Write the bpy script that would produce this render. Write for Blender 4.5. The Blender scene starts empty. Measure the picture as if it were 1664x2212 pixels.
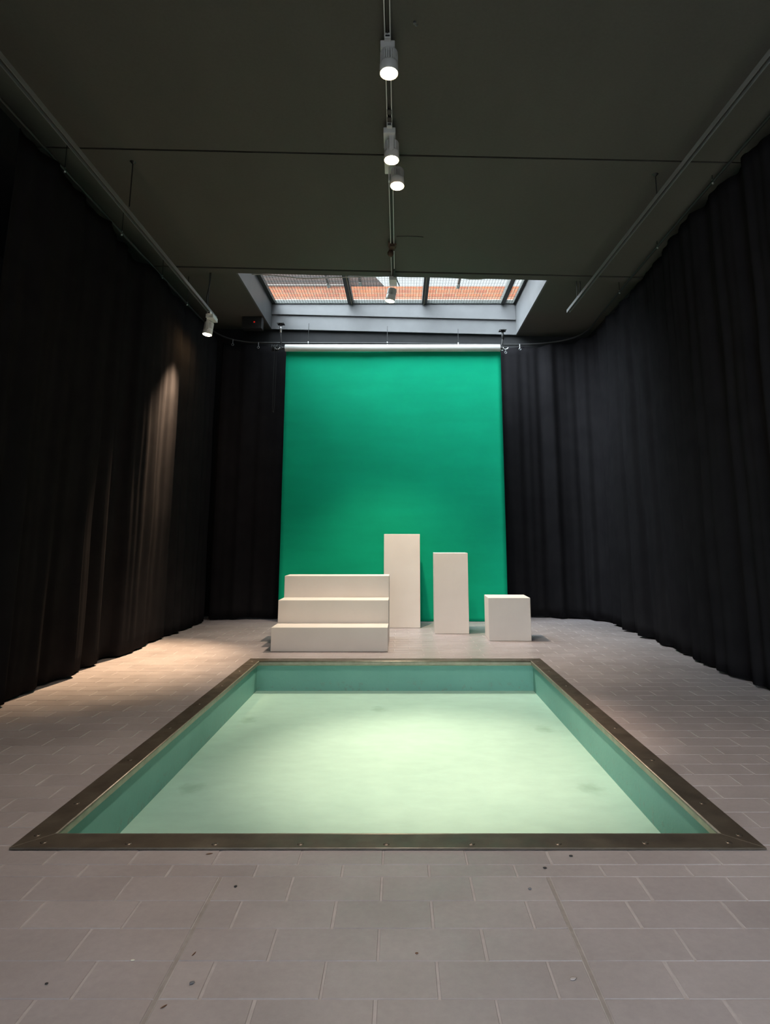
import bpy, bmesh, math, random
from mathutils import Vector, Matrix, noise
random.seed(7)
scene = bpy.context.scene
COL = scene.collection
R = math.radians

# ------------------------------------------------------------------ helpers
def link(name, bm, mats, parent=None, smooth=False, bevel=0.0, seg=2):
    me = bpy.data.meshes.new(name)
    bm.normal_update()
    bm.to_mesh(me); bm.free()
    for m in (mats if isinstance(mats, (list, tuple)) else [mats]):
        me.materials.append(m)
    if smooth:
        for p in me.polygons: p.use_smooth = True
    o = bpy.data.objects.new(name, me)
    COL.objects.link(o)
    if parent is not None: o.parent = parent
    if bevel:
        b = o.modifiers.new('bevel', 'BEVEL'); b.width = bevel; b.segments = seg; b.limit_method = 'ANGLE'
    return o

def empty(name, loc=(0, 0, 0), rot=(0, 0, 0)):
    o = bpy.data.objects.new(name, None)
    o.empty_display_size = .1
    o.location = loc; o.rotation_euler = rot
    COL.objects.link(o)
    return o

def tag(o, label, cat, group=None):
    o['label'] = label; o['category'] = cat
    if group: o['group'] = group
    return o

def struct(o):
    o['kind'] = 'structure'
    return o

def box(bm, x0, x1, y0, y1, z0, z1, mat=0, M=None):
    vs = [bm.verts.new((x, y, z)) for z in (z0, z1) for y in (y0, y1) for x in (x0, x1)]
    fs = [(0, 2, 3, 1), (4, 5, 7, 6), (0, 1, 5, 4), (2, 6, 7, 3), (0, 4, 6, 2), (1, 3, 7, 5)]
    for f in fs:
        fc = bm.faces.new([vs[i] for i in f]); fc.material_index = mat
    if M is not None: bmesh.ops.transform(bm, matrix=M, verts=vs)
    return vs

def cyl(bm, p0, p1, r0, r1=None, n=24, mat=0, caps=True):
    if r1 is None: r1 = r0
    p0 = Vector(p0); p1 = Vector(p1); d = (p1 - p0).normalized()
    a = d.orthogonal().normalized(); b = d.cross(a)
    ra, rb = [], []
    for i in range(n):
        t = 2 * math.pi * i / n
        v = a * math.cos(t) + b * math.sin(t)
        ra.append(bm.verts.new(p0 + v * r0)); rb.append(bm.verts.new(p1 + v * r1))
    for i in range(n):
        j = (i + 1) % n
        f = bm.faces.new((ra[i], ra[j], rb[j], rb[i])); f.material_index = mat
        if n > 8: f.smooth = True
    if caps:
        f = bm.faces.new(list(reversed(ra))); f.material_index = mat
        f = bm.faces.new(rb); f.material_index = mat

def lathe(bm, prof, n=32, mat=0, M=None):
    """prof: list of (r, z); axis z"""
    rings = []
    new = []
    for r, z in prof:
        if r < 1e-6:
            v = bm.verts.new((0, 0, z)); new.append(v); rings.append([v])
        else:
            ring = [bm.verts.new((r * math.cos(2 * math.pi * i / n), r * math.sin(2 * math.pi * i / n), z)) for i in range(n)]
            new += ring; rings.append(ring)
    for a, b in zip(rings[:-1], rings[1:]):
        for i in range(n):
            j = (i + 1) % n
            if len(a) == 1 and len(b) == 1: continue
            if len(a) == 1: f = bm.faces.new((a[0], b[j], b[i]))
            elif len(b) == 1: f = bm.faces.new((a[i], a[j], b[0]))
            else: f = bm.faces.new((a[i], a[j], b[j], b[i]))
            f.material_index = mat; f.smooth = True
    if M is not None: bmesh.ops.transform(bm, matrix=M, verts=new)

def tube(bm, pts, r, n=8, mat=0):
    pts = [Vector(p) for p in pts]
    rings = []
    for i, p in enumerate(pts):
        d = (pts[min(i + 1, len(pts) - 1)] - pts[max(i - 1, 0)]).normalized()
        a = d.cross(Vector((0.123, 0.456, 0.88))).normalized(); b = d.cross(a)
        rings.append([bm.verts.new(p + (a * math.cos(2 * math.pi * k / n) + b * math.sin(2 * math.pi * k / n)) * r) for k in range(n)])
    for ra, rb in zip(rings[:-1], rings[1:]):
        for k in range(n):
            j = (k + 1) % n
            f = bm.faces.new((ra[k], ra[j], rb[j], rb[k])); f.smooth = True; f.material_index = mat
    bm.faces.new(list(reversed(rings[0]))).material_index = mat
    bm.faces.new(rings[-1]).material_index = mat

def spline(pts, step=.02):
    """Catmull-Rom through pts, resampled at about step"""
    P = [Vector(p) for p in pts]
    P = [P[0] * 2 - P[1]] + P + [P[-1] * 2 - P[-2]]
    out = []
    for i in range(1, len(P) - 2):
        a, b, c, d = P[i - 1:i + 3]
        n = max(2, int((c - b).length / step))
        for k in range(n):
            t = k / n
            out.append(0.5 * ((2 * b) + (c - a) * t + (2 * a - 5 * b + 4 * c - d) * t * t + (-a + 3 * b - 3 * c + d) * t ** 3))
    out.append(P[-2])
    return out

# ------------------------------------------------------------------ materials
class NT:
    def __init__(s, name):
        s.m = bpy.data.materials.new(name); s.m.use_nodes = True
        s.t = s.m.node_tree; s.n = s.t.nodes
        s.p = s.n['Principled BSDF']; s.out = s.n['Material Output']
    def add(s, ty, **kw):
        nd = s.n.new(ty)
        for k, v in kw.items(): setattr(nd, k, v)
        return nd
    def l(s, a, b): s.t.links.new(a, b)
    def coord(s, scale=(1, 1, 1), kind='Object'):
        tc = s.add('ShaderNodeTexCoord'); mp = s.add('ShaderNodeMapping')
        mp.inputs['Scale'].default_value = scale
        s.l(tc.outputs[kind], mp.inputs['Vector']); return mp.outputs['Vector']
    def noise(s, vec, scale, detail=4, rough=.55):
        nd = s.add('ShaderNodeTexNoise'); nd.inputs['Scale'].default_value = scale
        nd.inputs['Detail'].default_value = detail; nd.inputs['Roughness'].default_value = rough
        s.l(vec, nd.inputs['Vector']); return nd.outputs['Fac']
    def ramp(s, fac, stops):
        nd = s.add('ShaderNodeValToRGB')
        e = nd.color_ramp.elements
        while len(e) < len(stops): e.new(0.5)
        for el, (p, c) in zip(e, stops):
            el.position = p; el.color = (*c, 1) if len(c) == 3 else c
        s.l(fac, nd.inputs['Fac']); return nd.outputs['Color']
    def mix(s, fac, a, b, mode='MIX'):
        nd = s.add('ShaderNodeMix', data_type='RGBA', blend_type=mode)
        for sock, v in ((nd.inputs['Factor'], fac), (nd.inputs['A'], a), (nd.inputs['B'], b)):
            if hasattr(v, 'links') or hasattr(v, 'is_linked'): s.l(v, sock)
            elif isinstance(v, (int, float)): sock.default_value = v
            else: sock.default_value = (*v, 1)
        return nd.outputs['Result']
    def math(s, op, a, b=0.0, clamp=False):
        nd = s.add('ShaderNodeMath', operation=op); nd.use_clamp = clamp
        for i, v in enumerate((a, b)):
            if isinstance(v, (int, float)): nd.inputs[i].default_value = v
            else: s.l(v, nd.inputs[i])
        return nd.outputs[0]
    def bump(s, h, strength=.2, dist=.002):
        nd = s.add('ShaderNodeBump'); nd.inputs['Strength'].default_value = strength
        nd.inputs['Distance'].default_value = dist
        s.l(h, nd.inputs['Height']); s.l(nd.outputs['Normal'], s.p.inputs['Normal'])
    def set(s, base=None, rough=None, metal=None, spec=None):
        if base is not None:
            if isinstance(base, tuple): s.p.inputs['Base Color'].default_value = (*base, 1)
            else: s.l(base, s.p.inputs['Base Color'])
        if rough is not None:
            if isinstance(rough, (int, float)): s.p.inputs['Roughness'].default_value = rough
            else: s.l(rough, s.p.inputs['Roughness'])
        if metal is not None: s.p.inputs['Metallic'].default_value = metal
        if spec is not None: s.p.inputs['Specular IOR Level'].default_value = spec

def mat_noisy(name, c, var=.1, scale=8, rough=.6, metal=0, spec=.5, bump=.1, bscale=120):
    t = NT(name); v = t.coord()
    lo = tuple(x * (1 - var) for x in c); hi = tuple(min(1, x * (1 + var)) for x in c)
    t.set(t.ramp(t.noise(v, scale), [(.3, lo), (.7, hi)]), rough, metal, spec)
    if bump: t.bump(t.noise(v, bscale, 3), bump, .001)
    return t.m

def mat_tiles():
    t = NT('painted_block_paving'); v = t.coord()
    at = t.add('ShaderNodeAttribute', attribute_name='tile')
    base = t.ramp(at.outputs['Fac'], [(0, (.352, .314, .328)), (1, (.392, .352, .366))])
    dirt = t.ramp(t.noise(v, 2.2, 6), [(.35, (.86, .85, .84)), (.65, (1.03, 1.03, 1.03))])
    fine = t.ramp(t.noise(v, 45, 5, .7), [(.3, (.93, .93, .93)), (.7, (1.05, 1.05, 1.05))])
    sp = t.add('ShaderNodeTexVoronoi'); sp.inputs['Scale'].default_value = 38; t.l(v, sp.inputs['Vector'])
    spk = t.ramp(sp.outputs['Distance'], [(.015, (.45, .36, .30)), (.05, (1, 1, 1))])
    c = t.mix(1.0, base, dirt, 'MULTIPLY'); c = t.mix(1.0, c, fine, 'MULTIPLY'); c = t.mix(.25, c, spk, 'MULTIPLY')
    t.set(c, t.ramp(t.noise(v, 6, 4), [(.3, (.30,) * 3), (.7, (.42,) * 3)]), 0, .5)
    t.bump(t.noise(v, 160, 4, .7), .18, .0012)
    return t.m

M_tile = mat_tiles()
M_joint = mat_noisy('painted_joint', (.405, .366, .378), .10, 30, .55, 0, .4, .15, 150)
M_seam = mat_noisy('seam_joint', (.27, .24, .235), .15, 30, .7)

def mat_pool(name):
    t = NT(name); v = t.coord()
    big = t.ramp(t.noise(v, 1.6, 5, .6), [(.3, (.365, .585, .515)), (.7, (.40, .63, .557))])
    st = t.add('ShaderNodeMapping'); st.inputs['Scale'].default_value = (5, 9, 10)
    tc = t.add('ShaderNodeTexCoord'); t.l(tc.outputs['Object'], st.inputs['Vector'])
    streak = t.ramp(t.noise(st.outputs['Vector'], 1.4, 5, .65), [(.35, (.95, .95, .95)), (.7, (1.04, 1.04, 1.03))])
    c = t.mix(1.0, big, streak, 'MULTIPLY')
    spot = t.ramp(t.noise(v, 9, 5, .7), [(.68, (1, 1, 1)), (.80, (.82, .84, .80))])
    c = t.mix(.8, c, spot, 'MULTIPLY')
    # scuffed feet marks left on the painted bottom
    for (x, y) in ((-1.02, 3.44), (.93, 3.44), (-1.02, 4.67), (.93, 4.45), (-.15, 4.95)):
        sep = t.add('ShaderNodeVectorMath', operation='DISTANCE')
        mp = t.add('ShaderNodeMapping'); mp.inputs['Scale'].default_value = (1, .8, 0)
        t.l(tc.outputs['Object'], mp.inputs['Vector']); t.l(mp.outputs['Vector'], sep.inputs[0])
        sep.inputs[1].default_value = (x, y * .8, 0)
        d = t.math('ADD', sep.outputs['Value'], t.math('MULTIPLY', t.math('SUBTRACT', t.noise(v, 22, 4), .5), .10))
        m = t.ramp(d, [(.012, (.70, .74, .70)), (.075, (1, 1, 1))])
        c = t.mix(.75, c, m, 'MULTIPLY')
    t.set(c, t.ramp(t.noise(v, 3, 4), [(.3, (.42,) * 3), (.7, (.58,) * 3)]), 0, .35)
    t.bump(t.noise(v, 60, 4, .6), .12, .002)
    return t.m
M_poolfloor = mat_pool('aqua_pool_paint')

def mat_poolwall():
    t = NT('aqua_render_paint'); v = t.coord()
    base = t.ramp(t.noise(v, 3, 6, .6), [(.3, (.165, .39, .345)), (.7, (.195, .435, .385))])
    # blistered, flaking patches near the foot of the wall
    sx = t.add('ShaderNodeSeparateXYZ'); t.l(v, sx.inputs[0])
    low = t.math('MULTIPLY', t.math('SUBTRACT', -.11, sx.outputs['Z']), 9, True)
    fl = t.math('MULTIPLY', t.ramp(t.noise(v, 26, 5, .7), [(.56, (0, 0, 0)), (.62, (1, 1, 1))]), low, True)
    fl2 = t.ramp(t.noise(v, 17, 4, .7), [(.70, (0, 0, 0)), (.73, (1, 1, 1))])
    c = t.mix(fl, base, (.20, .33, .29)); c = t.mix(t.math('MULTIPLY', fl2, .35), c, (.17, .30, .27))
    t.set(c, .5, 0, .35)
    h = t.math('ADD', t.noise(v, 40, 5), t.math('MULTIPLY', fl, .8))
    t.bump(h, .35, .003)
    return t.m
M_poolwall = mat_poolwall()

def mat_bronze():
    t = NT('worn_dark_steel'); v = t.coord()
    b = t.ramp(t.noise(v, 7, 6, .65), [(.3, (.088, .072, .060)), (.55, (.128, .105, .085)), (.75, (.165, .14, .112))])
    mp = t.coord((30, 30, 30))
    scr = t.ramp(t.noise(v, 34, 6, .75), [(.66, (0, 0, 0)), (.72, (1, 1, 1))])
    msk = t.ramp(t.noise(v, 3.1, 3), [(.52, (0, 0, 0)), (.6, (1, 1, 1))])
    c = t.mix(t.math('MULTIPLY', t.math('MULTIPLY', scr, msk), .6), b, (.42, .36, .28))
    t.set(c, t.ramp(t.noise(v, 12, 5), [(.3, (.36,) * 3), (.7, (.52,) * 3)]), .6, .5)
    t.bump(t.noise(v, 90, 4), .1, .001)
    return t.m
M_bronze = mat_bronze()
M_screw = mat_noisy('screw_steel', (.13, .11, .095), .2, 200, .4, .8)
M_lip = mat_noisy('bright_lip_steel', (.36, .32, .26), .15, 20, .45, .7)
M_timber = mat_noisy('pale_edge_timber', (.42, .37, .23), .2, 14, .7)

def mat_paper():
    t = NT('chroma_green_paper'); v = t.coord()
    c = t.ramp(t.noise(v, 1.3, 3, .5), [(.3, (.0015, .345, .187)), (.7, (.002, .39, .212))])
    mp = t.coord((.5, 1, 3.2))
    c2 = t.ramp(t.noise(mp, 2.0, 4, .6), [(.35, (.94, .95, .95)), (.7, (1.06, 1.03, 1.04))])
    t.set(t.mix(1.0, c, c2, 'MULTIPLY'), .75, 0, .12)
    t.bump(t.noise(v, 2.4, 3), .25, .03)
    return t.m
M_paper = mat_paper()
M_tube = mat_noisy('white_card_tube', (.62, .615, .60), .03, 12, .5)

def mat_cloth():
    t = NT('black_stage_cloth'); v = t.coord()
    t.set(t.ramp(t.noise(v, 5, 4), [(.3, (.0125, .0118, .0135)), (.7, (.0165, .0156, .0175))]), .95, 0, 0)
    t.p.inputs['Sheen Weight'].default_value = 0
    t.p.inputs['Sheen Roughness'].default_value = .6
    t.p.inputs['Sheen Tint'].default_value = (.5, .46, .46, 1)
    t.bump(t.noise(v, 350, 3), .25, .001)
    return t.m
M_cloth = mat_cloth()

def mat_ceiling():
    t = NT('dark_grey_ceiling_paint'); v = t.coord()
    mp = t.coord((1.4, .5, 1))
    c = t.ramp(t.noise(mp, 1.2, 5, .6), [(.3, (.097, .091, .081)), (.7, (.112, .105, .093))])
    fine = t.ramp(t.noise(v, 60, 4), [(.3, (.95,) * 3), (.7, (1.04,) * 3)])
    t.set(t.mix(1.0, c, fine, 'MULTIPLY'), .75, 0, .25)
    t.bump(t.noise(v, 45, 5), .12, .002)
    return t.m
M_ceil = mat_ceiling()
M_dark = mat_noisy('black_wall_paint', (.022, .022, .024), .15, 4, .8, 0, .3)
M_gapblack = mat_noisy('black_gap', (.008, .008, .010), .1, 10, .9, 0, .1, 0)
M_door = mat_noisy('charcoal_door_paint', (.05, .05, .053), .1, 4, .6, 0, .4)

def mat_white_plinth():
    t = NT('white_plinth_paint'); v = t.coord()
    c = t.ramp(t.noise(v, 4, 4), [(.3, (.715, .67, .635)), (.7, (.75, .705, .67))])
    t.set(c, .55, 0, .4)
    t.bump(t.noise(v, 220, 4, .7), .2, .0008)
    return t.m
M_plinth = mat_white_plinth()
M_shaft = mat_noisy('grey_shaft_paint', (.128, .128, .136), .10, 3, .5, 0, .4, .15, 40)
M_frame = mat_noisy('grey_window_steel', (.045, .05, .048), .12, 10, .55, .2)
M_wire = mat_noisy('wire_mesh_steel', (.03, .027, .024), .1, 10, .6, 0, .3, 0)
M_alu = mat_noisy('white_track_enamel', (.18, .18, .184), .05, 10, .45)
M_slot = mat_noisy('track_slot_dark', (.05, .045, .04), .1, 10, .6)
M_white = mat_noisy('white_lamp_enamel', (.82, .81, .80), .03, 14, .4)
M_fin = mat_noisy('lamp_core_grey', (.05, .046, .04), .05, 14, .6)
M_black = mat_noisy('black_plastic', (.016, .016, .017), .1, 20, .5)
M_chrome = mat_noisy('bright_steel', (.62, .62, .64), .06, 30, .28, .9)
M_brown = mat_noisy('rusty_brown', (.075, .042, .026), .3, 60, .7)
M_wirewhite = mat_noisy('pale_cable_sheath', (.55, .54, .52), .05, 20, .5)

def mat_brick():
    t = NT('orange_brick'); v = t.coord()
    mp = t.add('ShaderNodeMapping'); mp.inputs['Rotation'].default_value = (R(90), 0, 0)
    tc = t.add('ShaderNodeTexCoord'); t.l(tc.outputs['Object'], mp.inputs['Vector'])
    br = t.add('ShaderNodeTexBrick'); br.inputs['Scale'].default_value = 1.0
    br.inputs['Brick Width'].default_value = .23; br.inputs['Row Height'].default_value = .075
    br.inputs['Mortar Size'].default_value = .010
    br.inputs['Color1'].default_value = (.20, .052, .014, 1); br.inputs['Color2'].default_value = (.15, .034, .010, 1)
    br.inputs['Mortar'].default_value = (.15, .075, .04, 1)
    t.l(mp.outputs['Vector'], br.inputs['Vector'])
    var = t.ramp(t.noise(v, 4, 5), [(.3, (.8, .8, .8)), (.7, (1.15, 1.1, 1.05))])
    t.set(t.mix(1.0, br.outputs['Color'], var, 'MULTIPLY'), .85)
    t.bump(br.outputs['Fac'], .4, -.004)
    return t.m
M_brick = mat_brick()
M_stone = mat_noisy('pale_stone_course', (.20, .155, .125), .3, 14, .85)
def mat_boards():
    t = NT('dark_brown_boards'); v = t.coord()
    w = t.add('ShaderNodeTexWave', wave_type='BANDS', bands_direction='Z'); w.inputs['Scale'].default_value = 4.5
    w.inputs['Distortion'].default_value = .4
    t.l(v, w.inputs['Vector'])
    t.set(t.ramp(w.outputs['Fac'], [(.1, (.010, .005, .004)), (.4, (.028, .012, .008)), (.9, (.036, .016, .010))]), .8)
    return t.m
M_boards = mat_boards()
M_drip = mat_noisy('zinc_edge', (.09, .075, .065), .15, 10, .6)

def mat_glass():
    t = NT('roof_glass')
    t.n.remove(t.p)
    tr = t.add('ShaderNodeBsdfTransparent'); tr.inputs['Color'].default_value = (.93, .96, .95, 1)
    gl = t.add('ShaderNodeBsdfGlossy'); gl.inputs['Roughness'].default_value = .03
    mx = t.add('ShaderNodeMixShader'); mx.inputs['Fac'].default_value = .06
    t.l(tr.outputs[0], mx.inputs[1]); t.l(gl.outputs[0], mx.inputs[2]); t.l(mx.outputs[0], t.out.inputs['Surface'])
    return t.m
M_glass = mat_glass()

def mat_emit(name, c, s):
    t = NT(name); t.set((0, 0, 0), .5)
    t.p.inputs['Emission Color'].default_value = (*c, 1); t.p.inputs['Emission Strength'].default_value = s
    return t.m
M_lens = mat_emit('warm_lamp_lens', (1, .62, .27), 130)
M_led = mat_emit('red_led', (1, .02, .01), .5)

# ------------------------------------------------------------------ light levels
EXPOSURE = 0.0
WARM = (1.0, .87, .72)
SKY_COL = (.86, .93, 1.0)
SKY = 12.5
scene.view_settings.view_transform = 'Standard'
scene.view_settings.look = 'None'
scene.view_settings.gamma = 1.0
scene.view_settings.exposure = EXPOSURE
try: scene.view_settings.use_curve_mapping = False
except Exception: pass

# ------------------------------------------------------------------ camera
cam = bpy.data.cameras.new('camera'); co = bpy.data.objects.new('camera', cam); COL.objects.link(co)
cam.sensor_fit = 'HORIZONTAL'; cam.sensor_width = 36
cam.lens = 1400 / 1664 * 36
cam.shift_x = -32 / 1664; cam.shift_y = -199.14 / 1664
cam.clip_start = .05; cam.clip_end = 100
co.location = (0, 0, .96); co.rotation_euler = (R(90 + 10.6055), 0, 0)
scene.camera = co

# ------------------------------------------------------------------ dimensions (metres)
XL, XR = -2.68, 2.64            # side walls
YF, YB = -2.6, 8.74             # wall behind the camera, far wall
TILT = -.0245                   # roof falls slightly to the right
def zc(x, base=3.75): return base + TILT * x
PX0, PX1, PY0, PY1 = -1.236, 1.160, 2.262, 5.628      # outer edge of the metal surround
IX0, IX1, IY0, IY1 = -1.142, 1.064, 2.362, 5.515      # inner edge
PD = .225                                             # pool depth

# ------------------------------------------------------------------ floor
def build_floor():
    bm = bmesh.new()
    lay = bm.faces.layers.float.new('tile_f')
    hole = (PX0 + .03, PX1 - .03, PY0 + .03, PY1 - .03)
    def rects(x0, x1, y0, y1):
        hx0, hx1, hy0, hy1 = hole
        if x1 <= hx0 or x0 >= hx1 or y1 <= hy0 or y0 >= hy1: return [(x0, x1, y0, y1)]
        out = []
        if y0 < hy0: out.append((x0, x1, y0, hy0))
        if y1 > hy1: out.append((x0, x1, hy1, y1))
        a, b = max(y0, hy0), min(y1, hy1)
        if x0 < hx0: out.append((x0, hx0, a, b))
        if x1 > hx1: out.append((hx1, x1, a, b))
        return out
    def tile(x0, x1, y0, y1, val):
        gx, gy, bv, dp = .0028, .0008, .0017, -.0017
        for (a, b, c, d) in rects(x0, x1, y0, y1):
            a, b, c, d = a + gx, b - gx, c + gy, d - gy
            if b - a < .01 or d - c < .01: continue
            ja, jb, h = random.uniform(-.0012, .0012), random.uniform(-.0012, .0012), random.uniform(-.0003, .0002)
            a += ja; b += jb
            lo = [bm.verts.new(p) for p in ((a, c, dp), (b, c, dp), (b, d, dp), (a, d, dp))]
            hi = [bm.verts.new(p) for p in ((a + bv, c + bv, h), (b - bv, c + bv, h), (b - bv, d - bv, h), (a + bv, d - bv, h))]
            f = bm.faces.new(hi); f[lay] = val
            for i in range(4):
                j = (i + 1) % 4
                f = bm.faces.new((lo[i], lo[j], hi[j], hi[i])); f[lay] = val
    W, D = .2565, .1283
    # rows; the cut row lies between y = 2.099 and 2.171
    rows = []
    y = 2.099
    k = 0
    while y > YF:
        rows.append((y - D, y, 'patch', k)); y -= D; k += 1
    rows.append((2.099, 2.171, 'cut', 0))
    y = 2.171; k = 1
    while y < YB:
        rows.append((y, min(y + D, YB), 'all', k)); y += D; k += 1
    S0, S1 = -.521, .431
    def run(x0, x1, y0, y1, ph):
        n0 = math.floor((x0 - ph) / W)
        x = ph + n0 * W
        while x < x1:
            a, b = max(x, x0), min(x + W, x1)
            if b - a > .012: tile(a, b, y0, y1, random.random())
            x += W
    for (y0, y1, kind, k) in rows:
        if kind == 'patch':
            odd = k % 2
            run(XL, S0 - .0028, y0, y1, (-.777, -.703)[odd])
            run(S0 + .0028, S1 - .0028, y0, y1, (-.052, .0856)[odd])
            run(S1 + .0028, XR, y0, y1, (.689, .613)[odd])
        elif kind == 'cut': run(XL, XR, y0, y1, .0864)
        else: run(XL, XR, y0, y1, (.0864, .2045)[k % 2])
    for f in bm.faces: f.material_index = 0
    # joint bed under the blocks, and the two darker expansion seams
    z = -.0015
    def quad(x0, x1, y0, y1, zz, m):
        f = bm.faces.new([bm.verts.new(p) for p in ((x0, y0, zz), (x1, y0, zz), (x1, y1, zz), (x0, y1, zz))]); f.material_index = m
    hx0, hx1, hy0, hy1 = hole
    quad(XL, XR, YF, hy0, z, 1); quad(XL, XR, hy1, YB, z, 1)
    quad(XL, hx0, hy0, hy1, z, 1); quad(hx1, XR, hy0, hy1, z, 1)
    for s in (S0, S1): quad(s - .0045, s + .0045, YF, 2.099, z + .0003, 2)
    me = bpy.data.meshes.new('floor'); bm.normal_update(); bm.to_mesh(me)
    vals = [f[lay] for f in bm.faces]
    bm.free()
    at = me.attributes.new('tile', 'FLOAT', 'FACE')
    at.data.foreach_set('value', vals)
    for m in (M_tile, M_joint, M_seam): me.materials.append(m)
    o = bpy.data.objects.new('floor', me); COL.objects.link(o); struct(o)
build_floor()

# ------------------------------------------------------------------ walls
def slab(name, x0, x1, y0, y1, z0, z1, m):
    bm = bmesh.new(); box(bm, x0, x1, y0, y1, z0, z1); return struct(link(name, bm, m))
slab('wall_left', XL - .15, XL, YF, YB, -.02, 4.1, M_dark)
slab('wall_right', XR, XR + .15, YF, YB, -.02, 4.1, M_dark)
slab('wall_back', XL - .15, XR + .15, YB, YB + .2, -.02, 4.1, M_dark)
# wall behind the camera with an unseen window added for cool light on the foreground
bm = bmesh.new()
wx0, wx1, wz0, wz1 = -1.9, 1.9, .9, 2.5
box(bm, XL, wx0, YF - .2, YF, -.02, 4.1); box(bm, wx1, XR, YF - .2, YF, -.02, 4.1)
box(bm, wx0, wx1, YF - .2, YF, -.02, wz0); box(bm, wx0, wx1, YF - .2, YF, wz1, 4.1)
struct(link('wall_front', bm, M_dark))
w2 = struct(empty('added_fill_window', (0, YF - .1, wz0)))
bm = bmesh.new()
for a, b, c, d in ((wx0, wx1, 0, .05), (wx0, wx1, 1.55, 1.6), (wx0, wx0 + .05, 0, 1.6), (wx1 - .05, wx1, 0, 1.6), (-.03, .03, 0, 1.6)):
    box(bm, a, b, -.03, .03, c, d)
link('window_frame', bm, M_frame, w2)
bm = bmesh.new(); box(bm, wx0 + .05, wx1 - .05, -.004, .004, .05, 1.55)
link('glass_pane', bm, M_glass, w2)
# charcoal door in the left wall, nearer than the curtain
dr = struct(empty('door_1', (XL, 3.3, 0)))
bm = bmesh.new(); box(bm, 0, .05, -.55, .75, 0.01, 2.80)
link('door_leaf', bm, M_door, dr, bevel=.004)
bm = bmesh.new(); box(bm, .05, .09, -.46, -.43, 1.0, 1.06); box(bm, .075, .095, -.46, -.32, 1.02, 1.04)
link('door_handle', bm, M_chrome, dr, bevel=.003)

# ------------------------------------------------------------------ ceiling
SX0, SX1, SY0, SY1 = -1.80, 1.628, 6.64, 8.69     # roof-light shaft
def build_ceiling():
    bm = bmesh.new()
    def prism(x0, x1, y0, y1, base, top, m=0):
        vs = box(bm, x0, x1, y0, y1, 0, 1, m)
        for v in vs:
            v.co.z = (zc(v.co.x, base) if v.co.z < .5 else top)
    prism(XL, XR, YF, 4.318, 3.75, 4.1)
    prism(XL, XR, 4.342, 6.415, 3.752, 4.1)
    prism(XL, XR, 6.448, 6.562, 3.75, 4.1)
    # dark gaps between the slabs
    prism(XL, XR, 4.318, 4.342, 3.80, 4.1, 1); prism(XL, XR, 6.415, 6.448, 3.80, 4.1, 1)
    # slightly higher ceiling around the roof light
    prism(XL, SX0 - .02, 6.562, YB, 3.84, 4.1); prism(SX1 + .02, XR, 6.562, YB, 3.84, 4.1)
    prism(SX0 - .02, SX1 + .02, 6.562, SY0 - .08, 3.84, 4.1)
    # small hook left in the ceiling is a part below
    return struct(link('ceiling', bm, [M_ceil, M_gapblack]))
ceil = build_ceiling()

# ------------------------------------------------------------------ roof light (window_1)
ZW = 4.24
w1 = struct(empty('window_1', (0, 0, 0)))
def shaft_panel(name, x0, x1, y0, y1, zb, zt):
    bm = bmesh.new(); vs = box(bm, x0, x1, y0, y1, 0, 1)
    for v in vs: v.co.z = zc(v.co.x, zb) if v.co.z < .5 else zt
    return link(name, bm, M_shaft, w1)
shaft_panel('shaft_wall', SX0 - .02, SX0, SY0 - .08, YB, 3.84, ZW + .05)
shaft_panel('shaft_wall', SX1, SX1 + .02, SY0 - .08, YB, 3.84, ZW + .05)
shaft_panel('shaft_wall', SX0, SX1, SY1, YB, 3.838, ZW + .05)
shaft_panel('shaft_wall', SX0, SX1, SY0 - .08, SY0, 3.842, ZW + .05)
bm = bmesh.new(); vs = box(bm, SX0, SX1, SY1 - .03, SY1, 0, 1)
for v in vs: v.co.z = (4.045 - .0245 * v.co.x) if v.co.z < .5 else ZW + .0
o = link('shaft_ledge', bm, M_shaft, w1, bevel=.004)
bm = bmesh.new()
for a, b, c, d in ((SX0, SX0 + .05, SY0, SY1), (SX1 - .035, SX1, SY0, SY1), (SX0, SX1, SY1 - .05, SY1), (SX0, SX1, SY0, SY0 + .05)):
    box(bm, a, b, c, d, ZW, ZW + .05)
link('window_frame', bm, M_frame, w1)
for x, w in ((-.69, .075), (.345, .072), (1.445, .062)):
    bm = bmesh.new(); box(bm, x - w / 2, x + w / 2, SY0 + .05, SY1 - .05, ZW - .012, ZW + .07)
    if x != 1.445:
        box(bm, x - w / 2 + .05 * (1 if x < 0 else .55), x - w / 2 + .056 * (1 if x < 0 else .6), SY0 + .05, SY1 - .05, ZW - .016, ZW - .012, 1)
    link('glazing_bar', bm, [M_frame, M_timber], w1)
bm = bmesh.new(); box(bm, SX0 + .02, SX1 - .02, SY0 + .02, SY1 - .02, ZW + .072, ZW + .078)
link('glass_pane', bm, M_glass, w1)
bm = bmesh.new()
x = SX0 + .07
while x < SX1 - .03:
    box(bm, x - .0017, x + .0017, SY0 + .03, SY1 - .03, ZW + .010, ZW + .0132); x += .0375
y = SY0 + .07
while y < SY1 - .04:
    box(bm, SX0 + .03, SX1 - .03, y - .0017, y + .0017, ZW + .0132, ZW + .0166); y += .0375
link('wire_mesh', bm, M_wire, w1)
for x, y in ((-.955, 8.16), (-.525, 8.10), (.785, 8.18)):
    bm = bmesh.new()
    box(bm, x - .016, x + .016, y - .42, y + .06, ZW + .082, ZW + .10, 0)
    box(bm, x - .022, x + .022, y - .02, y + .11, ZW + .079, ZW + .082, 1)
    link('latch', bm, [M_brown, M_tube], w1)

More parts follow.
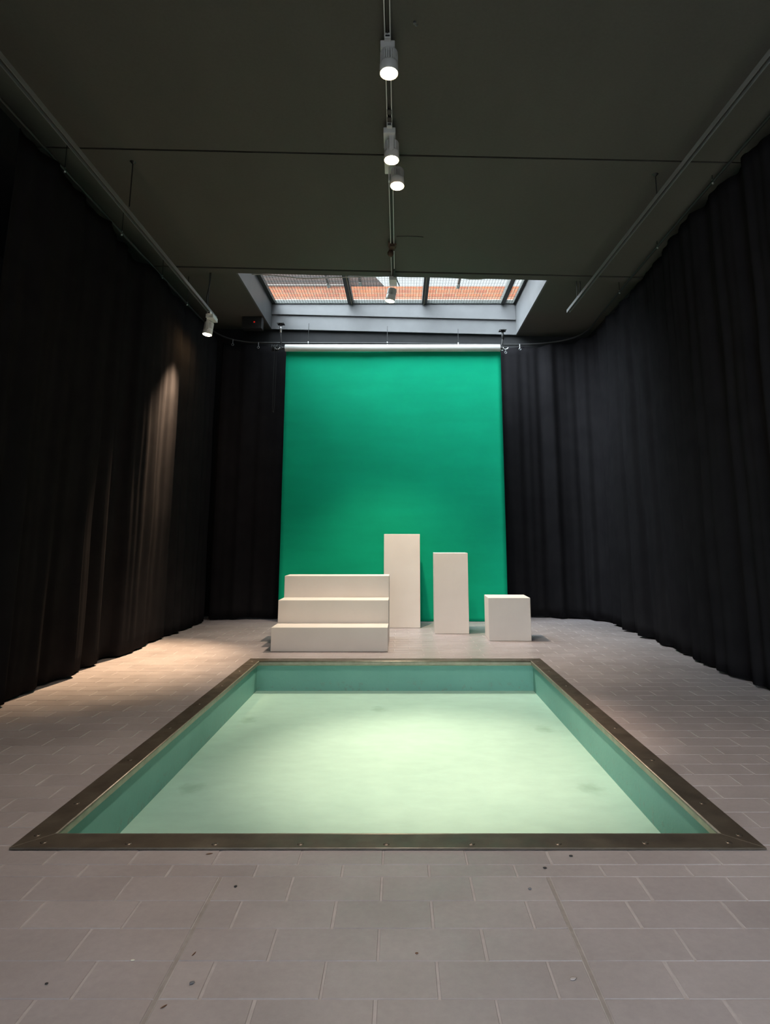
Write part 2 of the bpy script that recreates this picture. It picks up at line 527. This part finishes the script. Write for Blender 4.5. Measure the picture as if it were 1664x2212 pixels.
# ------------------------------------------------------------------ outside: brick building and boarded gable
bw = empty('brick_building', (1, 11, 0))
tag(bw, 'orange brick building seen through the roof light', 'building')
bm = bmesh.new(); box(bm, -6, 5, 0, 2.0, 5.20, 5.455); link('brick_wall', bm, M_brick, bw)
bm = bmesh.new(); box(bm, -6, 5, -.03, 2.0, 4.0, 5.20); link('stone_course', bm, M_stone, bw)
gb = empty('boarded_gable', (-.28, 10.99, 5.46))
tag(gb, 'dark brown boarded gable overhanging the left of the brick building', 'roof')
bm = bmesh.new()
prof = [(.0, .0, 0.), (-.17, -.10, .15), (-.80, -.75, 1.1), (-5, -.75, 1.1), (-5, 0, 0)]
a_ = [bm.verts.new((x, y, z)) for x, y, z in prof]; b_ = [bm.verts.new((x, y + 1.2, z + .05)) for x, y, z in prof]
bm.faces.new(a_); bm.faces.new(list(reversed(b_)))
for i in range(5):
    k = (i + 1) % 5
    bm.faces.new((a_[k], a_[i], b_[i], b_[k]))
link('gable_boards', bm, M_boards, gb)
bm = bmesh.new(); box(bm, -5, -.62, -.035, .0, -.004, .022); link('drip_edge', bm, M_drip, gb)

# ------------------------------------------------------------------ sunken pool
pool = empty('pool_basin', (0, 0, 0))
tag(pool, 'empty shallow pool painted aqua, sunk into the tiled floor', 'pool')
bm = bmesh.new(); box(bm, IX0 - .06, IX1 + .06, IY0 - .06, IY1 + .06, -PD - .05, -PD)
link('pool_floor', bm, M_poolfloor, pool)
wl = .014   # the walls stand a little behind the lip
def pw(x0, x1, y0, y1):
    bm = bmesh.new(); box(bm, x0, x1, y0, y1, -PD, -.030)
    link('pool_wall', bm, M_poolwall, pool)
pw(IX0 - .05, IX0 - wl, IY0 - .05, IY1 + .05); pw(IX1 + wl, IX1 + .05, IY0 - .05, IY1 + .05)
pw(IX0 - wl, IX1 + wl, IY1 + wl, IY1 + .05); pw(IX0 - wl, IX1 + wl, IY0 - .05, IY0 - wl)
bm = bmesh.new()
for a, b, c, d in ((IX0 - .05, IX0 - .008, IY0 - .05, IY1 + .05), (IX1 + .008, IX1 + .05, IY0 - .05, IY1 + .05),
                   (IX0 - .008, IX1 + .008, IY1 + .008, IY1 + .05), (IX0 - .008, IX1 + .008, IY0 - .05, IY0 - .008)):
    box(bm, a, b, c, d, -.030, -.002)
link('edge_trim', bm, M_timber, pool)

sur = empty('pool_surround', (0, 0, 0))
tag(sur, 'dark worn metal frame with mitred corners screwed around the aqua pool', 'metal frame')
def bar(quad, name, screws):
    bm = bmesh.new()
    lo = [bm.verts.new((x, y, .0005)) for x, y in quad]; hi = [bm.verts.new((x, y, .0075)) for x, y in quad]
    bm.faces.new(list(reversed(lo))); bm.faces.new(hi)
    for i in range(4):
        j = (i + 1) % 4
        bm.faces.new((lo[i], lo[j], hi[j], hi[i]))
    b = link('frame_bar', bm, M_bronze, sur, bevel=.0015)
    # rolled inner lip
    (ax, ay), (bx, by) = quad[2], quad[3]
    bm = bmesh.new()
    tube(bm, [(ax, ay, .003), (bx, by, .003)], .0055, 8)
    dx, dy = bx - ax, by - ay
    if abs(dx) > abs(dy): box(bm, min(ax, bx), max(ax, bx), ay - .0025, ay + .0025, -.022, .004)
    else: box(bm, ax - .0025, ax + .0025, min(ay, by), max(ay, by), -.022, .004)
    link('inner_lip', bm, M_lip, b)
    for (sx, sy) in screws:
        bm = bmesh.new()
        M = Matrix.Translation((sx, sy, .0075))
        lathe(bm, [(0, .0012), (.003, .0012), (.0035, .0004), (.005, .0016), (.0085, .0018), (.0105, 0)], 16, 0, M)
        link('screw', bm, M_screw, b)
g = .0012
bar([(PX0, PY0), (PX1, PY0), (IX1 - g, IY0), (IX0 + g, IY0)], 'near', [(-1.147, 2.30), (-.871, 2.292), (-.592, 2.288), (-.318, 2.288), (-.043, 2.288), (.229, 2.288), (.508, 2.29), (.789, 2.296), (1.06, 2.30)])
bar([(PX1, PY1), (PX0, PY1), (IX0 + g, IY1), (IX1 - g, IY1)], 'far', [(x, 5.585) for x in (-1.0, -.5, 0, .5, 1.0)])
bar([(PX0, PY1), (PX0, PY0), (IX0, IY0 + g), (IX0, IY1 - g)], 'left', [(-1.196, y) for y in (2.352, 2.617, 3.1, 3.6, 4.1, 4.6, 5.1, 5.5)])
bar([(PX1, PY0), (PX1, PY1), (IX1, IY1 - g), (IX1, IY0 + g)], 'right', [(1.12, y) for y in (2.352, 2.617, 3.1, 3.6, 4.1, 4.6, 5.1, 5.5)])

# ------------------------------------------------------------------ curtains
def curtain(name, path, z_top, seed, amp, parent=None, rough_hem=.012, flat=None):
    """path: floor line of the cloth; folds run the full height"""
    rnd = random.Random(seed)
    P = spline([(x, y, 0) for x, y in path], .018)
    L = [0]
    for a, b in zip(P[:-1], P[1:]): L.append(L[-1] + (b - a).length)
    waves = [(rnd.uniform(.42, .52), rnd.uniform(0, 6.28), .52), (rnd.uniform(.19, .25), rnd.uniform(0, 6.28), .34), (rnd.uniform(.10, .13), rnd.uniform(0, 6.28), .13)]
    nz = 30
    bm = bmesh.new(); grid = []
    for i, p in enumerate(P):
        d = (P[min(i + 1, len(P) - 1)] - P[max(i - 1, 0)]); d.normalize()
        nrm = Vector((d.y, -d.x, 0))
        col = []
        s = L[i]
        loc = .55 + .9 * noise.noise(Vector((s * .9, seed * 3.1, 0)))   # some stretches hang flatter
        loc = max(.25, min(1.3, loc + .25))
        for k in range(nz + 1):
            t = k / nz
            w = 0
            for (wl_, ph, a) in waves:
                ph2 = ph + 1.2 * noise.noise(Vector((s * 1.3, t * .5, seed + wl_ * 10)))
                c = math.sin(2 * math.pi * s / wl_ + ph2)
                w += a * (c if wl_ < .14 else math.copysign(abs(c) ** .8, c))
            if flat: loc_k = 1 - .68 * max(0, min(1, (p.y - flat[0]) / .15)) * max(0, min(1, (flat[1] - p.y) / .15))
            else: loc_k = 1
            grow = .55 + .45 * (1 - t)
            off = amp * w * grow * loc * loc_k + .012 * noise.noise(Vector((s * 2.2, t * 5, seed + 9)))
            top = z_top(p.x, p.y) if callable(z_top) else z_top
            sag = .025 * abs(math.sin(math.pi * s / .42)) if k == nz else 0
            z = .010 + (rough_hem * (.5 + noise.noise(Vector((s * 3, seed, 1)))) if k == 0 else 0) + (top - .01) * t - sag
            col.append(bm.verts.new((p.x + nrm.x * off, p.y + nrm.y * off, z)))
        grid.append(col)
    for a, b in zip(grid[:-1], grid[1:]):
        for k in range(nz):
            f = bm.faces.new((a[k], b[k], b[k + 1], a[k + 1])); f.smooth = True
    o = link(name, bm, M_cloth, parent, True)
    so = o.modifiers.new('cloth thickness', 'SOLIDIFY'); so.thickness = .004; so.offset = 0
    # stitched hem along the foot
    return o

cl = curtain('stage_curtain', [(-2.40, 3.69), (-2.37, 4.066), (-2.40, 4.54), (-2.38, 4.93), (-2.435, 5.60), (-2.335, 5.86), (-2.362, 6.25), (-2.385, 6.65), (-2.352, 7.3), (-2.365, 8.0), (-2.42, 8.26)],
             lambda x, y: 3.53, 3, .062, flat=(5.75, 6.9))
tag(cl, 'black floor-length curtain along the left wall, lit by a warm spotlight', 'curtain')
cb = curtain('stage_curtain', [(-2.36, 8.30), (-2.09, 8.365), (-1.64, 8.41), (-1.0, 8.44), (-.3, 8.47), (.45, 8.50), (1.0, 8.53)],
             lambda x, y: 3.56, 5, .030)
tag(cb, 'black back curtain in the far left corner, running behind the green backdrop', 'curtain')
cr = curtain('stage_curtain', [(.85, 8.585), (1.30, 8.60), (1.69, 8.60), (2.23, 8.43), (2.44, 8.24), (2.515, 7.98), (2.48, 7.39), (2.475, 6.53), (2.45, 5.90), (2.395, 5.31), (2.385, 4.99), (2.405, 4.65), (2.41, 4.0), (2.38, 3.3), (2.41, 2.6), (2.39, 1.8)],
             lambda x, y: 3.60, 11, .072)
tag(cr, 'black pleated curtain curving from the back wall along the right wall', 'curtain')

# gathered bunch of cloth at the far left corner foot
# curtain rail with hangers
rail = empty('curtain_rail', (0, 0, 0))
tag(rail, 'dark curtain rail bent around three walls below the ceiling', 'curtain rail')
RP = [(-2.40, 2.2, 3.57), (-2.40, 4.3, 3.57), (-2.39, 6.1, 3.57), (-2.38, 7.6, 3.58), (-2.33, 8.05, 3.585), (-2.12, 8.33, 3.59), (-1.7, 8.42, 3.595), (-.2, 8.47, 3.605), (1.0, 8.54, 3.61), (1.75, 8.57, 3.62), (2.24, 8.38, 3.625), (2.42, 8.0, 3.63), (2.41, 7.3, 3.635), (2.385, 5.6, 3.64), (2.375, 4.3, 3.64), (2.375, 2.2, 3.64)]
bm = bmesh.new(); tube(bm, spline(RP, .08), .011, 8); link('rail_tube', bm, M_black, rail)
for (x, y, z) in ((-2.40, 4.23, 3.57), (-2.40, 5.2, 3.57), (-2.39, 6.14, 3.57), (-2.385, 6.9, 3.575), (-1.24, 8.435, 3.597), (-.17, 8.472, 3.605), (.8, 8.52, 3.61),
                  (2.375, 4.5, 3.64), (2.385, 5.6, 3.64), (2.40, 6.7, 3.635)):
    bm = bmesh.new()
    top = zc(x) if y < 6.5 else zc(x, 3.84)
    cyl(bm, (x, y, z), (x, y, top + .005), .0035, n=8)
    cyl(bm, (x, y, z - .02), (x, y, z + .02), .008, n=10, mat=1)
    link('rail_hanger', bm, [M_black, M_chrome], rail)
# hooks carrying the cloth
for i, (x, y, z) in enumerate(((-2.21, 8.25, 3.59), (-1.90, 8.385, 3.592), (1.645, 8.555, 3.62), (1.40, 8.56, 3.615))):
    bm = bmesh.new()
    cyl(bm, (x, y - .012, z - .005), (x, y - .012, z - .06), .004, n=8)
    pts = [(x + .014 * math.cos(a), y - .014, z - .075 + .014 * math.sin(a)) for a in [i_ * math.pi / 6 for i_ in range(13)]]
    tube(bm, pts, .0032, 6)
    link('rail_hook', bm, M_chrome, rail)

# ------------------------------------------------------------------ green paper backdrop
bd = empty('paper_backdrop', (-.085, 8.05, 0))
tag(bd, 'tall chroma green paper backdrop unrolled from a white tube down to the floor', 'backdrop')
def paper():
    bm = bmesh.new(); nx, nz = 56, 90
    x0, x1 = -1.388, 1.392
    g_ = []
    for i in range(nx + 1):
        u = i / nx; col = []
        for k in range(nz + 1):
            t = k / nz
            z = .004 + 3.396 * t
            x = x0 + (x1 - x0) * u
            y = .052 + .065 * (1 - t) ** 1.2
            y += .012 * math.sin(3.2 * u * math.pi + 2.5 * t) * (1 - t) + .010 * noise.noise(Vector((u * 3.2, t * 4.5, 2.2)))
            e = min(u, 1 - u)
            y += .035 * math.exp(-e * 22) * (1 - .6 * t) * -1 * min(1, 6 * (1 - t))       # curled side edges
            col.append(bm.verts.new((x, y, z)))
        g_.append(col)
    for a, b in zip(g_[:-1], g_[1:]):
        for k in range(nz):
            bm.faces.new((a[k], b[k], b[k + 1], a[k + 1])).smooth = True
    o = link('paper_sheet', bm, M_paper, bd, True)
    so = o.modifiers.new('paper thickness', 'SOLIDIFY'); so.thickness = .0012; so.offset = 0
paper()
bm = bmesh.new()
cyl(bm, (-1.395, 0, 3.41), (1.380, 0, 3.41), .046, n=40)
link('roll_tube', bm, M_tube, bd, bevel=.003)
bm = bmesh.new()
cyl(bm, (-1.47, 0, 3.41), (-1.39, 0, 3.41), .018, n=16); cyl(bm, (1.375, 0, 3.41), (1.45, 0, 3.41), .018, n=16)
link('roll_axle', bm, M_black, bd)

def bracket(x, top, side, label):
    b = empty('backdrop_bracket', (x, 8.05, top))
    tag(b, label, 'bracket')
    h = top - 3.41
    bm = bmesh.new(); box(bm, -.045, .045, -.05, .05, -.008, 0)
    link('mount_plate', bm, M_black, b, bevel=.002)
    for sx in (-.033, .033):
        bm = bmesh.new(); cyl(bm, (sx, -.035, -.014), (sx, -.035, -.008), .008, n=12); link('bolt', bm, M_chrome, b)
    bm = bmesh.new(); cyl(bm, (0, 0, -.008), (0, 0, -.12), .016, n=16, mat=0); link('upper_sleeve', bm, M_chrome if side < 0 else M_black, b)
    bm = bmesh.new(); cyl(bm, (0, 0, -.10), (side * -.012, 0, -h + .02), .011, n=12); box(bm, -.02, .02, -.015, .015, -h - .02, -h + .03)
    link('drop_rod', bm, M_black, b, bevel=.001)
    bm = bmesh.new()
    pts = [(side * .0 + side * .032 * (1 + math.cos(a)), -.02, -h + .022 * math.sin(a)) for a in [math.pi + i * math.pi / 10 for i in range(11)]]
    tube(bm, pts, .007, 8); link('cradle_hook', bm, M_chrome, b)
    if side < 0:
        bm = bmesh.new()
        for i in range(5): cyl(bm, (-.105 + i * .017, 0, -h), (-.095 + i * .017, 0, -h), .045 if i % 2 == 0 else .038, n=20)
        link('chain_wheel', bm, M_black, b)
        bm = bmesh.new()
        pts = [(-.06, -.048, -h), (-.062, -.05, -h - .4), (-.06, -.048, -h - .8), (-.055, -.03, -h - .84), (-.05, .0, -h - .8), (-.05, .03, -h - .3), (-.055, .046, -h)]
        tube(bm, spline(pts, .04), .0022, 6); link('chain', bm, M_black, b)
    else:
        bm = bmesh.new()
        pts = [(.03 + .013 * math.cos(a), -.02, -h - .065 + .013 * math.sin(a)) for a in [i * math.pi / 8 for i in range(17)]]
        tube(bm, pts, .003, 6); tube(bm, [(.03, -.02, -h - .02), (.03, -.02, -h - .052)], .003, 6)
        link('pull_ring', bm, M_chrome, b)
bracket(-1.545, zc(-1.545, 3.70) , -1, 'steel bracket with chain wheel holding the left end of the backdrop roll')
bracket(1.332, zc(1.332, 3.68), 1, 'dark steel bracket with pull ring holding the right end of the backdrop roll')

# cross batten that carries the brackets, fixed to the far edge of the roof light
# ------------------------------------------------------------------ white steps and plinths
st = bmesh.new()
prof = [(0, .002), (0, .207), (.305, .207), (.305, .415), (.61, .415), (.61, .622), (.915, .622), (.915, .002)]
a_ = [st.verts.new((0, y, z)) for y, z in prof]; b_ = [st.verts.new((1.036, y, z)) for y, z in prof]
st.faces.new(list(reversed(a_))); st.faces.new(b_)
for i in range(8):
    j = (i + 1) % 8
    st.faces.new((a_[i], a_[j], b_[j], b_[i]))
bmesh.ops.recalc_face_normals(st, faces=st.faces)
steps = link('step_block', st, M_plinth, None, bevel=.003)
steps.location = (-1.142, 5.995, 0)
tag(steps, 'white three-step stair block standing on the tiles left of the plinths', 'steps')
def plinth(name, x, y, w, d, h, rot, label):
    bm = bmesh.new(); box(bm, 0, w, 0, d, .002, h)
    o = link(name, bm, M_plinth, None, bevel=.003); o.location = (x, y, 0); o.rotation_euler = (0, 0, R(rot))
    return tag(o, label, 'plinth', 'white display plinths')
plinth('display_plinth', -.182, 7.579, .413, .40, 1.040, 0, 'tallest white plinth, half hidden behind the three-step block')
plinth('display_plinth', .368, 7.118, .362, .36, .834, -1.2, 'medium white plinth standing alone between the tallest one and the cube')
plinth('display_cube', .874, 6.621, .413, .392, .410, -1.6, 'low white cube plinth at the right end of the row')

# ------------------------------------------------------------------ lighting tracks
def track_profile(bm, x0, y0, x1, y1, ztop_a, ztop_b):
    L_ = math.hypot(x1 - x0, y1 - y0); ang = math.atan2(y1 - y0, x1 - x0)
    M = Matrix.Translation((x0, y0, ztop_a)) @ Matrix.Rotation(ang, 4, 'Z') @ Matrix.Rotation(-math.atan2(ztop_b - ztop_a, L_), 4, 'Y')
    w, h = .018, .034
    box(bm, 0, L_, -w, w, -.006, 0, 0, M)
    box(bm, 0, L_, -w, -w + .006, -h, -.006, 0, M); box(bm, 0, L_, w - .006, w, -h, -.006, 0, M)
    box(bm, 0, L_, -w + .006, w - .006, -.014, -.006, 1, M)
    box(bm, 0, L_, -.003, .003, -.026, -.014, 1, M)
def track(name, p0, p1, label, enamel=None):
    enamel = enamel or M_alu
    t = empty(name, (0, 0, 0)); tag(t, label, 'lighting track')
    bm = bmesh.new(); track_profile(bm, p0[0], p0[1], p1[0], p1[1], p0[2], p1[2])
    link('track_channel', bm, [enamel, M_slot], t, bevel=.001)
    return t
tc_ = track('lighting_track', (-.066, .6, zc(-.066)), (-.072, 6.74, zc(-.07)), 'central pale lighting track fixed to the ceiling above the pool', M_white)
for y in (3.80, 3.88, 3.45):
    bm = bmesh.new(); box(bm, -.084, -.054, y - .03, y + .015, 3.714, 3.722); link('joint_cover', bm, M_slot, tc_)
bm = bmesh.new()
tube(bm, spline([(-.055, 6.28, 3.715), (-.045, 6.4, 3.70), (-.03, 6.5, 3.69), (-.005, 6.60, 3.665)], .02), .006, 8)
tube(bm, spline([(-.06, 6.3, 3.715), (-.058, 6.45, 3.70), (-.055, 6.58, 3.70), (-.06, 6.7, 3.71)], .02), .008, 8)
link('feed_cable', bm, M_frame, tc_)
tl_ = track('lighting_track', (-2.065, 1.5, 3.43), (-2.067, 6.93, 3.43), 'left suspended lighting track carrying one spotlight at its far end')
tr_ = track('lighting_track', (2.01, 1.5, 3.53), (1.904, 6.975, 3.53), 'right suspended lighting track with no lamp on it')
def rod(t, x, y, z0, z1, cable=None):
    bm = bmesh.new(); cyl(bm, (x, y, z0), (x, y, z1), .0045, n=8); link('suspension_rod', bm, M_black, t)
    bm = bmesh.new(); lathe(bm, [(0, -.02), (.008, -.018), (.02, -.003), (.024, 0)], 16, 0, Matrix.Translation((x, y, z1))); link('ceiling_cup', bm, M_black, t)
    if cable:
        bm = bmesh.new(); tube(bm, spline(cable, .03), .006, 8); link('feed_cable', bm, M_black, t)
rod(tl_, -2.034, 4.493, 3.43, zc(-2.034, 3.752))
rod(tl_, -2.062, 6.62, 3.43, zc(-2.062, 3.84), [(-2.075, 6.70, zc(-2.06, 3.84) - .005), (-2.085, 6.72, 3.75), (-2.115, 6.74, 3.62), (-2.105, 6.72, 3.5), (-2.075, 6.7, 3.43)])
rod(tr_, 1.945, 4.504, 3.53, zc(1.945, 3.752))
rod(tr_, 1.907, 6.60, 3.53, zc(1.9, 3.84), [(1.935, 6.60, zc(1.93, 3.84) - .005), (1.945, 6.60, 3.70), (1.94, 6.60, 3.6), (1.915, 6.61, 3.53)])

# ------------------------------------------------------------------ spotlights
def spotlight(x, y, zt, tilt, arm_side, label, lean=0., head=(0, 0), box_dir=1, watts=100, angle=70, blend=.6, aim=None, color=WARM, group='white track spotlights', drop=.0):
    """(x, y, zt): bottom of the track. tilt/lean: head rotation in degrees about x and y."""
    o = empty('track_spotlight', (x, y, zt)); tag(o, label, 'spotlight', group)
    bm = bmesh.new(); box(bm, -.018, .018, -.03, .03, -.02, .012); box(bm, -.012, .012, -.032, -.03, -.012, -.002, 1)
    link('track_adapter', bm, [M_white, M_black], o, bevel=.002)
    bm = bmesh.new(); y0, y1 = (.0, .18) if box_dir > 0 else (-.18, 0)
    box(bm, -.041, .041, y0, y1, -.052, -.008)
    link('gear_box', bm, M_white, o, bevel=.004)
    hx, hy = head; hz = -.070 - drop
    Mh = Matrix.Translation((hx, hy, hz)) @ Matrix.Rotation(R(lean), 4, 'Y') @ Matrix.Rotation(R(tilt), 4, 'X')
    bm = bmesh.new()   # yoke arm
    ax, ay = {'near': (hx, hy - .060), 'far': (hx, hy + .060), 'left': (hx - .060, hy), 'right': (hx + .060, hy)}[arm_side]
    if arm_side in ('near', 'far'):
        box(bm, ax - .016, ax + .016, ay - .005, ay + .005, -.150 - drop, -.045); cyl(bm, (ax, ay - .006, -.150 - drop), (ax, ay + .006, -.150 - drop), .016, n=20)
    else:
        box(bm, ax - .005, ax + .005, ay - .016, ay + .016, -.150 - drop, -.045); cyl(bm, (ax - .006, ay, -.150 - drop), (ax + .006, ay, -.150 - drop), .016, n=20)
    link('yoke_arm', bm, M_white, o, bevel=.002)
    bm = bmesh.new()
    lathe(bm, [(0, .004), (.040, .004), (.047, 0), (.048, -.008), (.040, -.012), (.031, -.012), (.031, -.075), (.043, -.075), (.050, -.074), (.0515, -.085), (.0525, -.138), (.050, -.140), (.047, -.138), (.045, -.126), (0, -.122)], 40, 0, Mh)
    bm.faces.ensure_lookup_table()
    for k in range(5 * 40, 6 * 40): bm.faces[k].material_index = 1      # dark core behind the fins
    hs = link('lamp_housing', bm, [M_white, M_fin], o)
    bm = bmesh.new()
    for i in range(24):
        a = 2 * math.pi * i / 24
        box(bm, .030, .0500, -.0034, .0034, -.082, -.006, 0, Mh @ Matrix.Rotation(a, 4, 'Z'))
    link('cooling_fins', bm, M_white, hs)
    bm = bmesh.new()
    lathe(bm, [(.0475, -.136), (.045, -.141), (.036, -.145), (.020, -.148), (0, -.149)], 32, 0, Mh)
    link('lens', bm, M_lens, hs)
    # the light itself sits just under the lens
    p = o.location + (Mh @ Vector((0, 0, -.165)))
    L_ = bpy.data.lights.new('spot_beam', 'SPOT'); L_.energy = watts; L_.color = color
    L_.spot_size = R(angle); L_.spot_blend = blend; L_.shadow_soft_size = .045
    lo = bpy.data.objects.new('spot_beam', L_); COL.objects.link(lo); lo.location = p
    d = (Vector(aim) - Vector(p)) if aim else (Mh.to_3x3() @ Vector((0, 0, -1)))
    lo.rotation_euler = d.to_track_quat('-Z', 'Y').to_euler()
    return o
ZT = zc(-.07) - .034
spotlight(-.068, 3.165, ZT, -3, 'far', 'white spotlight nearest the camera on the central track', head=(.008, .022), box_dir=1, watts=250, angle=112, blend=1.0, aim=(.0, 2.2, 0))
spotlight(-.070, 3.94, ZT, -5, 'near', 'middle white spotlight on the central track with its arm facing the camera', head=(.014, .085), watts=820, angle=40, blend=1.0, color=(1.0, .74, .56), aim=(.22, 3.78, -.2))
spotlight(-.071, 4.26, ZT, -8, 'left', 'white spotlight third along the central track, hung to its right', head=(.052, .10), watts=205, angle=78, blend=.9, aim=(.0, 6.1, .2))
spotlight(-.072, 6.62, ZT, 0, 'far', 'white spotlight at the far end of the central track below the roof light', lean=10, head=(-.01, .03), box_dir=-1, color=(1.0, .80, .58), watts=400, angle=86, blend=.7, aim=(-.1, 6.6, 0))
spotlight(-2.066, 6.70, 3.396, -4, 'near', 'white spotlight at the end of the left track beside the curtain', lean=6, head=(-.035, .13), watts=1600, angle=50, blend=1.0, color=(1.0, .70, .42), aim=(-2.52, 5.5, 0))

# ------------------------------------------------------------------ small fittings
bm = bmesh.new()
M = Matrix.Translation((-.088, 5.80, 3.665))
lathe(bm, [(0, -.034), (.018, -.03), (.030, -.012), (.031, .008), (.02, .026), (.012, .045)], 20, 0, M)
tube(bm, spline([(-.085, 5.80, 3.70), (-.105, 5.74, 3.715), (-.10, 5.66, 3.715)], .02), .008, 8)
tube(bm, spline([(-.08, 5.81, 3.69), (-.045, 5.77, 3.712), (-.04, 5.70, 3.715)], .02), .009, 8)
box(bm, -.095, -.05, 5.70, 5.80, 3.69, 3.718)
o = link('track_end_feed', bm, M_brown)
tag(o, 'rusty brown round fitting hanging on the central track before the roof light', 'fitting')
bm = bmesh.new(); tube(bm, spline([(-.03, 5.62, zc(-.03, 3.749)), (.1, 5.61, zc(.1, 3.749)), (.22, 5.62, zc(.22, 3.749))], .03), .003, 6)
tag(link('loose_wire', bm, M_black), 'thin dark wire lying along the ceiling right of the brown fitting', 'wire')
bm = bmesh.new()
cyl(bm, (.081, 3.08, zc(.08)), (.081, 3.08, zc(.08) - .012), .008, n=12); tube(bm, spline([(.081, 3.08, 3.74), (.085, 3.08, 3.725), (.093, 3.08, 3.722), (.097, 3.08, 3.732)], .004), .0025, 6)
tag(link('ceiling_hook', bm, M_alu), 'tiny pale hook screwed into the ceiling near the first spotlight', 'hook')
bm = bmesh.new()
tube(bm, spline([(-1.60, 6.585, 3.79), (-1.447, 6.585, 3.785), (-1.221, 6.585, 3.762), (-1.02, 6.585, 3.742), (-.72, 6.585, 3.753), (-.57, 6.585, 3.757), (-.32, 6.585, 3.765), (.1, 6.585, 3.77), (.55, 6.585, 3.755), (.8, 6.585, 3.735), (1.05, 6.585, 3.75), (1.35, 6.585, 3.745)], .04), .0055, 8)
tag(link('sagging_cable', bm, M_wirewhite), 'pale cable sagging along the near edge of the roof light', 'cable')
sb = empty('signal_box', (-1.955, 8.24, 3.72)); tag(sb, 'black box with a red light hung from the ceiling left of the roof light', 'box')
bm = bmesh.new(); box(bm, -.13, .13, -.06, .06, 0, .165); link('box_case', bm, M_black, sb, bevel=.005)
bm = bmesh.new(); box(bm, .022, .040, -.063, -.06, .080, .095); link('red_light', bm, M_led, sb)

# scraps lying on the foreground tiles
def scrap(name, x, y, l, w, h, rot, m, label, cat):
    bm = bmesh.new()
    bmesh.ops.create_icosphere(bm, subdivisions=2, radius=1)
    for v in bm.verts:
        k = 1 + .35 * noise.noise(v.co * 1.7 + Vector((x * 9, y * 9, 0)))
        v.co = Vector((v.co.x * l * k, v.co.y * w * k, max(0, v.co.z * .5 + .5) * h))
    o = link(name, bm, m, None, True); o.location = (x, y, .0002); o.rotation_euler = (0, 0, R(rot))
    tag(o, label, cat)
M_grit = mat_noisy('dark_grit', (.03, .027, .03), .3, 300, .8)
M_leaf = mat_noisy('dry_leaf', (.14, .065, .035), .3, 200, .8)
M_chip = mat_noisy('pale_chip', (.66, .66, .58), .1, 200, .7)
M_grey = mat_noisy('grey_fluff', (.16, .16, .18), .3, 200, .9)
scrap('paint_chip', -.622, 1.715, .0048, .003, .002, 0, M_chip, 'pale paint chip left of the left expansion seam', 'chip')
scrap('leaf_bit', -.487, 1.738, .009, .0016, .002, 75, M_leaf, 'rust brown leaf sliver just right of the left expansion seam', 'leaf bit')
scrap('fluff', -.459, 1.635, .006, .005, .004, 20, M_grey, 'grey fluff ball right of the left expansion seam, nearest the camera', 'fluff')
scrap('grit_crumb', -.464, 2.042, .0045, .0035, .004, 20, M_grit, 'black and white crumb beside the top of the left expansion seam', 'crumb')
scrap('grit_crumb', .433, 2.147, .006, .004, .004, 0, M_grit, 'black crumb in front of the pool frame above the right expansion seam', 'crumb')
scrap('grit_crumb', .365, 2.03, .006, .0045, .003, 40, M_grey, 'grey crumb left of the top of the right expansion seam', 'crumb')
scrap('grit_crumb', .040, 1.741, .0035, .003, .002, 0, M_leaf, 'small brown crumb on the tiles between the two expansion seams', 'crumb')
scrap('grit_crumb', -.779, 1.633, .004, .003, .003, 0, M_grit, 'dark crumb at the far left of the foreground tiles', 'crumb')
scrap('leaf_bit', -.495, 1.562, .008, .0018, .002, 50, M_leaf, 'brown leaf sliver by the bottom edge beside the left seam', 'leaf bit')
scrap('leaf_bit', -.595, 2.236, .011, .002, .003, 15, M_leaf, 'brown leaf sliver against the near edge of the pool frame', 'leaf bit')
scrap('paint_chip', .387, 1.65, .008, .005, .0025, 30, M_joint, 'whitish scuffed chip left of the lower right seam', 'chip')
scrap('grit_crumb', .53, 2.222, .006, .004, .004, 10, M_grit, 'black crumb touching the pool frame right of its middle', 'crumb')

# ------------------------------------------------------------------ sky, portals
w = bpy.data.worlds.new('sky'); scene.world = w; w.use_nodes = True
nt = w.node_tree; bg = nt.nodes['Background']
bg.inputs['Color'].default_value = (*SKY_COL, 1)
# overcast sky, much brighter towards the hidden sun on the left
tcw = nt.nodes.new('ShaderNodeTexCoord'); dot = nt.nodes.new('ShaderNodeVectorMath'); dot.operation = 'DOT_PRODUCT'
dot.inputs[1].default_value = Vector((-.80, -.36, .48)).normalized()
mr = nt.nodes.new('ShaderNodeMapRange'); mr.inputs['From Min'].default_value = .3; mr.inputs['From Max'].default_value = 1
mr.inputs['To Min'].default_value = SKY * .15; mr.inputs['To Max'].default_value = SKY * 3.3
nt.links.new(tcw.outputs['Generated'], dot.inputs[0]); nt.links.new(dot.outputs['Value'], mr.inputs['Value'])
nt.links.new(mr.outputs['Result'], bg.inputs['Strength'])
def portal(name, loc, rot, sx, sy):
    L_ = bpy.data.lights.new(name, 'AREA'); L_.shape = 'RECTANGLE'; L_.size = sx; L_.size_y = sy
    L_.cycles.is_portal = True
    o = bpy.data.objects.new(name, L_); COL.objects.link(o); o.location = loc; o.rotation_euler = rot
portal('roof_portal', ((SX0 + SX1) / 2, (SY0 + SY1) / 2, ZW + .13), (0, 0, 0), SX1 - SX0, SY1 - SY0)
portal('added_window_portal', (0, YF - .22, (wz0 + wz1) / 2), (R(-90), 0, 0), wx1 - wx0, wz1 - wz0)
scene.cycles.use_denoising = True
scene.cycles.max_bounces = 10
scene.cycles.diffuse_bounces = 5
scene.cycles.sample_clamp_indirect = 6
